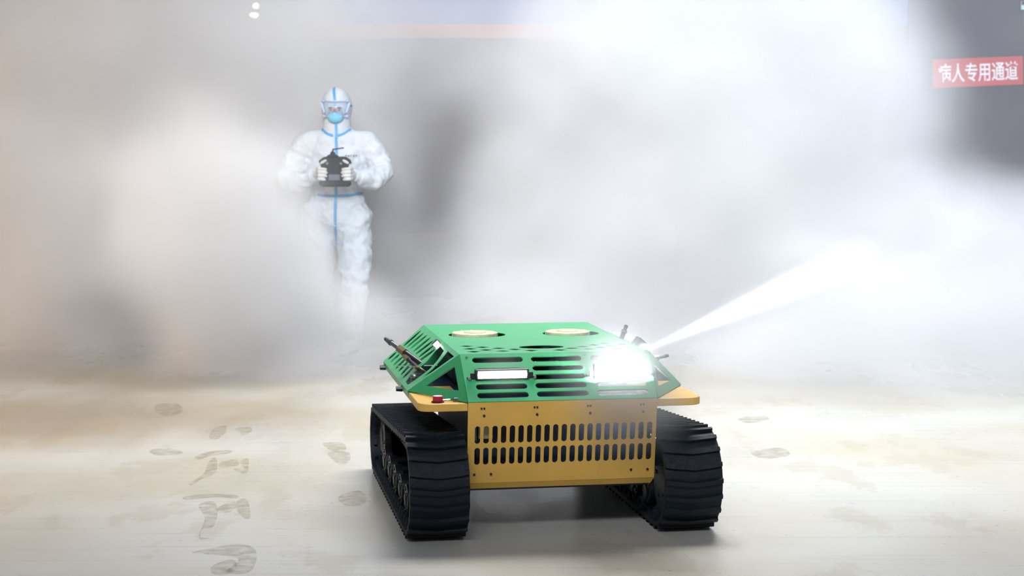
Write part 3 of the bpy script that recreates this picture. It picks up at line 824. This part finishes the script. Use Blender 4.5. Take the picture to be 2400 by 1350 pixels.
# shoe covers
for (c0, c1, nm) in (((0.110, -0.08, 0.0), (0.060, -0.30, 0.0), 'r'), ((-0.150, 0.24, 0.0), (-0.262, 0.095, 0.0), 'l')):
    bm = bmesh.new(); h_ = Vector(c0); t_ = Vector(c1)
    add_caps(bm, h_+Vector((0, 0, 0.055)), 0.052, t_+Vector((0, 0, 0.040)), 0.038)
    add_caps(bm, h_+Vector((0, 0, 0.15)), 0.060, h_+Vector((0, 0, 0.06)), 0.056)
    add_ell(bm, t_+Vector((0, 0, 0.040)), (0.050, 0.055, 0.038))
    sh = remeshed('shoe_cover', bm, 0.009, M['suit'], P, smooth_it=3, fn=lambda co: 0.006*noise.noise(co*28), wr=1)
    for v in sh.data.vertices:
        if v.co.z < 0.012: v.co.z = 0.012
    bm = bmesh.new(); n_ = 22
    d_ = (t_-h_); L_ = d_.length; d_.normalize(); sd = Vector((-d_.y, d_.x, 0))
    lo = []; hi = []
    for k in range(n_):
        t = 2*PI*k/n_
        q = (h_+t_)/2+d_*(L_/2+0.050)*math.cos(t)+sd*0.050*math.sin(t)
        lo.append(bm.verts.new((q.x, q.y, 0.0))); hi.append(bm.verts.new((q.x, q.y, 0.022)))
    bm.faces.new(lo); bm.faces.new(hi)
    for k in range(n_): j = (k+1) % n_; bm.faces.new((lo[k], lo[j], hi[j], hi[k]))
    mobj('shoe_sole', bm, M['strap'], P)

# remote controller, held
K = empty('remote_controller', (PX+CX, PY-0.352, CZ+0.005)); K.rotation_euler = (-0.25, 0, 0)
tag(K, 'black two-stick remote controller with a short antenna held in both gloved hands', 'remote')
bm = bmesh.new()
q = [(-0.108, 0.070), (-0.070, 0.098), (0.075, 0.098), (0.110, 0.072), (0.088, 0.015), (0.094, -0.035), (0.112, -0.080), (0.092, -0.098), (-0.075, -0.098), (-0.108, -0.086), (-0.078, -0.040), (-0.086, 0.015)]
lo = [bm.verts.new((x, 0.03, z)) for x, z in q]; hi = [bm.verts.new((x, -0.024, z)) for x, z in q]
bm.faces.new(lo); bm.faces.new(hi)
for i in range(len(q)): j = (i+1) % len(q); bm.faces.new((lo[i], lo[j], hi[j], hi[i]))
mobj('controller_body', bm, M['controller'], K, bevel=0.008)
for s in (-1, 1):
    bm = bmesh.new(); add_cyl(bm, (s*0.045, -0.024, 0.035), (s*0.045, -0.030, 0.035), 0.022, 0.020, 20); mobj('stick_ring', bm, M['controller'], K)
    bm = bmesh.new(); add_cyl(bm, (s*0.045, -0.028, 0.035), (s*0.045, -0.050, 0.040), 0.004, None, 10); add_cyl(bm, (s*0.045, -0.050, 0.040), (s*0.045, -0.058, 0.041), 0.007, 0.008, 12); mobj('joystick', bm, M['grey'], K)
bm = bmesh.new(); add_box(bm, (0, -0.026, -0.045), (0.075, 0.004, 0.04)); mobj('screen', bm, M['dark'], K, bevel=0.001)
bm = bmesh.new()
add_cyl(bm, (-0.015, 0, 0.092), (-0.015, 0, 0.108), 0.048, 0.036, 16); add_cyl(bm, (-0.015, 0, 0.106), (-0.017, 0, 0.134), 0.024, 0.012, 14)
mobj('top_knob', bm, M['controller'], K, smooth=False)
bm = bmesh.new(); add_caps(bm, (-0.02, 0, 0.128), 0.006, (-0.012, -0.005, 0.150), 0.006, 10); add_caps(bm, (-0.012, -0.005, 0.150), 0.005, (0.055, -0.005, 0.160), 0.0045, 10); mobj('antenna', bm, M['black'], K, smooth=True)

# ------------------------------------------------------------------ mist
#  cloud bodies: centre, radii, strength
CLOUDS = [
 ((-3.3, 12.9, 1.45), (2.7, 1.9, 2.3), 1.9),         # left bank
 ((-1.80, 10.3, 0.78), (0.70, 1.0, 1.10), 1.7),      # over the person's left side and legs
 ((-1.30, 10.5, 0.15), (0.70, 0.7, 0.72), 2.0),
 ((-1.55, 10.7, 0.45), (0.48, 0.6, 0.66), 3.2),
 ((-1.42, 11.0, 0.32), (0.46, 0.45, 0.50), 1.9),
 ((-3.3, 10.9, 0.8), (1.4, 1.2, 1.2), 0.7),
 ((-2.9, 12.2, 0.35), (1.1, 1.2, 0.8), 1.3),
 ((-1.0, 11.0, 0.12), (0.55, 0.45, 0.42), 0.9),
 ((1.42, 12.6, 1.3), (1.78, 1.8, 2.3), 2.4),         # centre right
 ((0.55, 11.8, 0.05), (1.5, 1.3, 0.70), 1.1),        # low, behind the robot
 ((2.8, 12.0, 0.20), (2.0, 1.8, 0.95), 2.0),         # low right
 ((2.2, 10.2, 0.10), (1.6, 1.2, 0.60), 0.9),
 ((-1.6, 14.2, 2.4), (2.2, 1.0, 0.8), 0.6),          # high, over the orange band
 ((0.0, 14.6, 0.3), (4.5, 1.0, 0.6), 0.4),
]
BASE = 0.02
def build_mist():
    bm = bmesh.new(); add_box(bm, (0.2, 11.6, 1.6), (11.6, 8.5, 3.2))
    o = mobj('mist', bm, None) if False else None
    me = bpy.data.meshes.new('mist'); bm.to_mesh(me); bm.free()
    o = bpy.data.objects.new('mist', me); COL.objects.link(o)
    tag(o, 'drifting white disinfectant mist filling the hall behind the robot', kind='stuff')
    m = bpy.data.materials.new('mist'); m.use_nodes = True
    nt = m.node_tree; N = nt.nodes; L = nt.links; N.clear()
    out = N.new('ShaderNodeOutputMaterial')
    vol = N.new('ShaderNodeVolumePrincipled')
    vol.inputs['Color'].default_value = (0.97, 0.97, 0.985, 1)
    vol.inputs['Anisotropy'].default_value = -0.45
    L.new(vol.outputs[0], out.inputs['Volume'])
    m.volume_intersection_method if hasattr(m, 'volume_intersection_method') else None
    me.materials.append(m)
    ng = bpy.data.node_groups.new('mist_field', 'GeometryNodeTree')
    ng.interface.new_socket(name='Geometry', in_out='INPUT', socket_type='NodeSocketGeometry')
    ng.interface.new_socket(name='Geometry', in_out='OUTPUT', socket_type='NodeSocketGeometry')
    G = ng.nodes; K_ = ng.links
    go = G.new('NodeGroupOutput'); vc = G.new('GeometryNodeVolumeCube')
    vc.inputs['Min'].default_value = (-5.6, 7.4, 0.0); vc.inputs['Max'].default_value = (6.0, 15.9, 3.2)
    vc.inputs['Resolution X'].default_value = 145; vc.inputs['Resolution Y'].default_value = 106; vc.inputs['Resolution Z'].default_value = 48
    pos = G.new('GeometryNodeInputPosition').outputs[0]
    def vm(op, a_, b_=None):
        n = G.new('ShaderNodeVectorMath'); n.operation = op
        for i, x in enumerate((a_, b_)):
            if x is None: continue
            if isinstance(x, (tuple, list, Vector)): n.inputs[i].default_value = x
            else: K_.new(x, n.inputs[i])
        return n.outputs['Value'] if op == 'LENGTH' else n.outputs[0]
    def fm(op, a_, b_=0.0, clamp=False):
        n = G.new('ShaderNodeMath'); n.operation = op; n.use_clamp = clamp
        for i, x in enumerate((a_, b_)):
            if isinstance(x, (int, float)): n.inputs[i].default_value = x
            else: K_.new(x, n.inputs[i])
        return n.outputs[0]
    def mrange(x, a0, a1, b0, b1):
        n = G.new('ShaderNodeMapRange'); n.interpolation_type = 'SMOOTHSTEP'
        K_.new(x, n.inputs[0])
        for i, q in zip((1, 2, 3, 4), (a0, a1, b0, b1)): n.inputs[i].default_value = q
        return n.outputs[0]
    def nz(vec, scale, det, dist=0.0):
        n = G.new('ShaderNodeTexNoise'); n.inputs['Scale'].default_value = scale; n.inputs['Detail'].default_value = det; n.inputs['Distortion'].default_value = dist
        K_.new(vec, n.inputs['Vector']); return n
    warp = nz(pos, 0.9, 2).outputs['Color']
    wp = vm('ADD', pos, vm('MULTIPLY', vm('SUBTRACT', warp, (0.5, 0.5, 0.5)), (1.0, 1.0, 0.9)))
    tot = None
    for c_, r_, s_ in CLOUDS:
        d_ = vm('LENGTH', vm('DIVIDE', vm('SUBTRACT', wp, c_), r_))
        f = mrange(d_, 0.25, 1.15, s_, 0.0)
        tot = f if tot is None else fm('ADD', tot, f)
    tex = nz(vm('MULTIPLY', wp, (1.0, 1.0, 1.3)), 1.5, 5, 0.6).outputs['Fac']
    mod = mrange(tex, 0.32, 0.68, 0.70, 1.30)
    sep = G.new('ShaderNodeSeparateXYZ'); K_.new(pos, sep.inputs[0])
    edge = mrange(sep.outputs[1], 7.5, 9.2, 0.0, 1.0)
    dens = fm('MULTIPLY', fm('ADD', fm('MULTIPLY', tot, mod), fm('MULTIPLY', mod, BASE)), edge)
    K_.new(dens, vc.inputs['Density'])
    sm = G.new('GeometryNodeSetMaterial'); sm.inputs['Material'].default_value = m
    K_.new(vc.outputs[0], sm.inputs[0]); K_.new(sm.outputs[0], go.inputs[0])
    md = o.modifiers.new('mist_field', 'NODES'); md.node_group = ng
    return o
build_mist()

# soft mist bodies close to the robot: around the lamps and the jet from the right side nozzle
def soft_volume(name, bm, expr, color, g, label, parent=None):
    me = bpy.data.meshes.new(name); bm.to_mesh(me); bm.free()
    m = bpy.data.materials.new(name); m.use_nodes = True
    nt = m.node_tree; N = nt.nodes; L = nt.links; N.clear()
    out = N.new('ShaderNodeOutputMaterial'); vol = N.new('ShaderNodeVolumePrincipled')
    vol.inputs['Color'].default_value = (*color, 1); vol.inputs['Anisotropy'].default_value = g
    L.new(vol.outputs[0], out.inputs['Volume'])
    tc = N.new('ShaderNodeTexCoord'); L.new(expr(N, L, tc.outputs['Object']), vol.inputs['Density'])
    try: m.cycles.volume_step_rate = 0.5
    except Exception: pass
    me.materials.append(m)
    o = bpy.data.objects.new(name, me); link(o, parent); tag(o, label, kind='stuff'); return o
def nmath(N, L, op, x, y=0.0):
    n = N.new('ShaderNodeMath'); n.operation = op
    for i, v in enumerate((x, y)):
        if isinstance(v, (int, float)): n.inputs[i].default_value = v
        else: L.new(v, n.inputs[i])
    return n.outputs[0]
def ball_expr(rad, peak):
    def f(N, L, co):
        v = N.new('ShaderNodeVectorMath'); v.operation = 'LENGTH'; L.new(co, v.inputs[0])
        r = N.new('ShaderNodeMapRange'); r.interpolation_type = 'SMOOTHERSTEP'
        L.new(v.outputs['Value'], r.inputs[0])
        for i, q in zip((1, 2, 3, 4), (0.0, rad, peak, 0.0)): r.inputs[i].default_value = q
        return r.outputs[0]
    return f
def robw(x, y, z):
    cc, ss = math.cos(0.1722), math.sin(0.1722)
    return Vector((0.1551+cc*x-ss*y, 6.2022+ss*x+cc*y, z))
for (q, rad, pk, lb) in (((0.222, -0.20, 0.545), 0.33, 3.8, 'thin mist glowing in front of the right light bar'), ((-0.21, -0.11, 0.580), 0.13, 1.6, 'thin mist glowing in front of the left light bar')):
    bm = bmesh.new(); bmesh.ops.create_icosphere(bm, subdivisions=3, radius=rad)
    o = soft_volume('lamp_mist', bm, ball_expr(rad, pk), (0.97, 0.98, 1.0), 0.0, lb); o.location = robw(*q)
J0 = robw(0.40, 0.33, 0.600); J1 = Vector((2.42, 10.6, 0.84))
JL = (J1-J0).length
bm = bmesh.new()
bmesh.ops.create_cone(bm, cap_ends=True, segments=24, radius1=0.02, radius2=0.20, depth=JL, matrix=Matrix.Translation((0, 0, JL/2)))
def jet_expr(N, L, co):
    s3 = N.new('ShaderNodeSeparateXYZ'); L.new(co, s3.inputs[0])
    r = nmath(N, L, 'SQRT', nmath(N, L, 'ADD', nmath(N, L, 'MULTIPLY', s3.outputs[0], s3.outputs[0]), nmath(N, L, 'MULTIPLY', s3.outputs[1], s3.outputs[1])))
    wd = nmath(N, L, 'ADD', nmath(N, L, 'MULTIPLY', s3.outputs[2], 0.17/JL), 0.018)
    q = nmath(N, L, 'DIVIDE', r, wd)
    m1 = N.new('ShaderNodeMapRange'); m1.interpolation_type = 'SMOOTHERSTEP'; L.new(q, m1.inputs[0])
    for i, v in zip((1, 2, 3, 4), (0.0, 1.0, 1.0, 0.0)): m1.inputs[i].default_value = v
    m2 = N.new('ShaderNodeMapRange'); m2.interpolation_type = 'SMOOTHSTEP'; L.new(s3.outputs[2], m2.inputs[0])
    for i, v in zip((1, 2, 3, 4), (JL*0.20, JL*0.90, 1.0, 0.0)): m2.inputs[i].default_value = v
    return nmath(N, L, 'MULTIPLY', nmath(N, L, 'MULTIPLY', m1.outputs[0], m2.outputs[0]), nmath(N, L, 'MULTIPLY', nmath(N, L, 'POWER', nmath(N, L, 'MAXIMUM', s3.outputs[2], 0.001), 1.1), 1.7))
o = soft_volume('mist_jet', bm, jet_expr, (0.95, 0.98, 1.0), -0.45, 'bright narrow jet of mist streaming up and right from the robot side')
o.location = J0; o.rotation_euler = (J1-J0).to_track_quat('Z', 'Y').to_euler()
sp = bpy.data.lights.new('side_lamp_beam', 'SPOT'); sp.energy = 640; sp.spot_size = math.radians(7); sp.spot_blend = 0.6; sp.shadow_soft_size = 0.02; sp.color = (0.85, 0.95, 1.0)
o = bpy.data.objects.new('side_lamp_beam', sp); COL.objects.link(o); o.location = J0; o.rotation_euler = (J1-J0).to_track_quat('-Z', 'Y').to_euler()
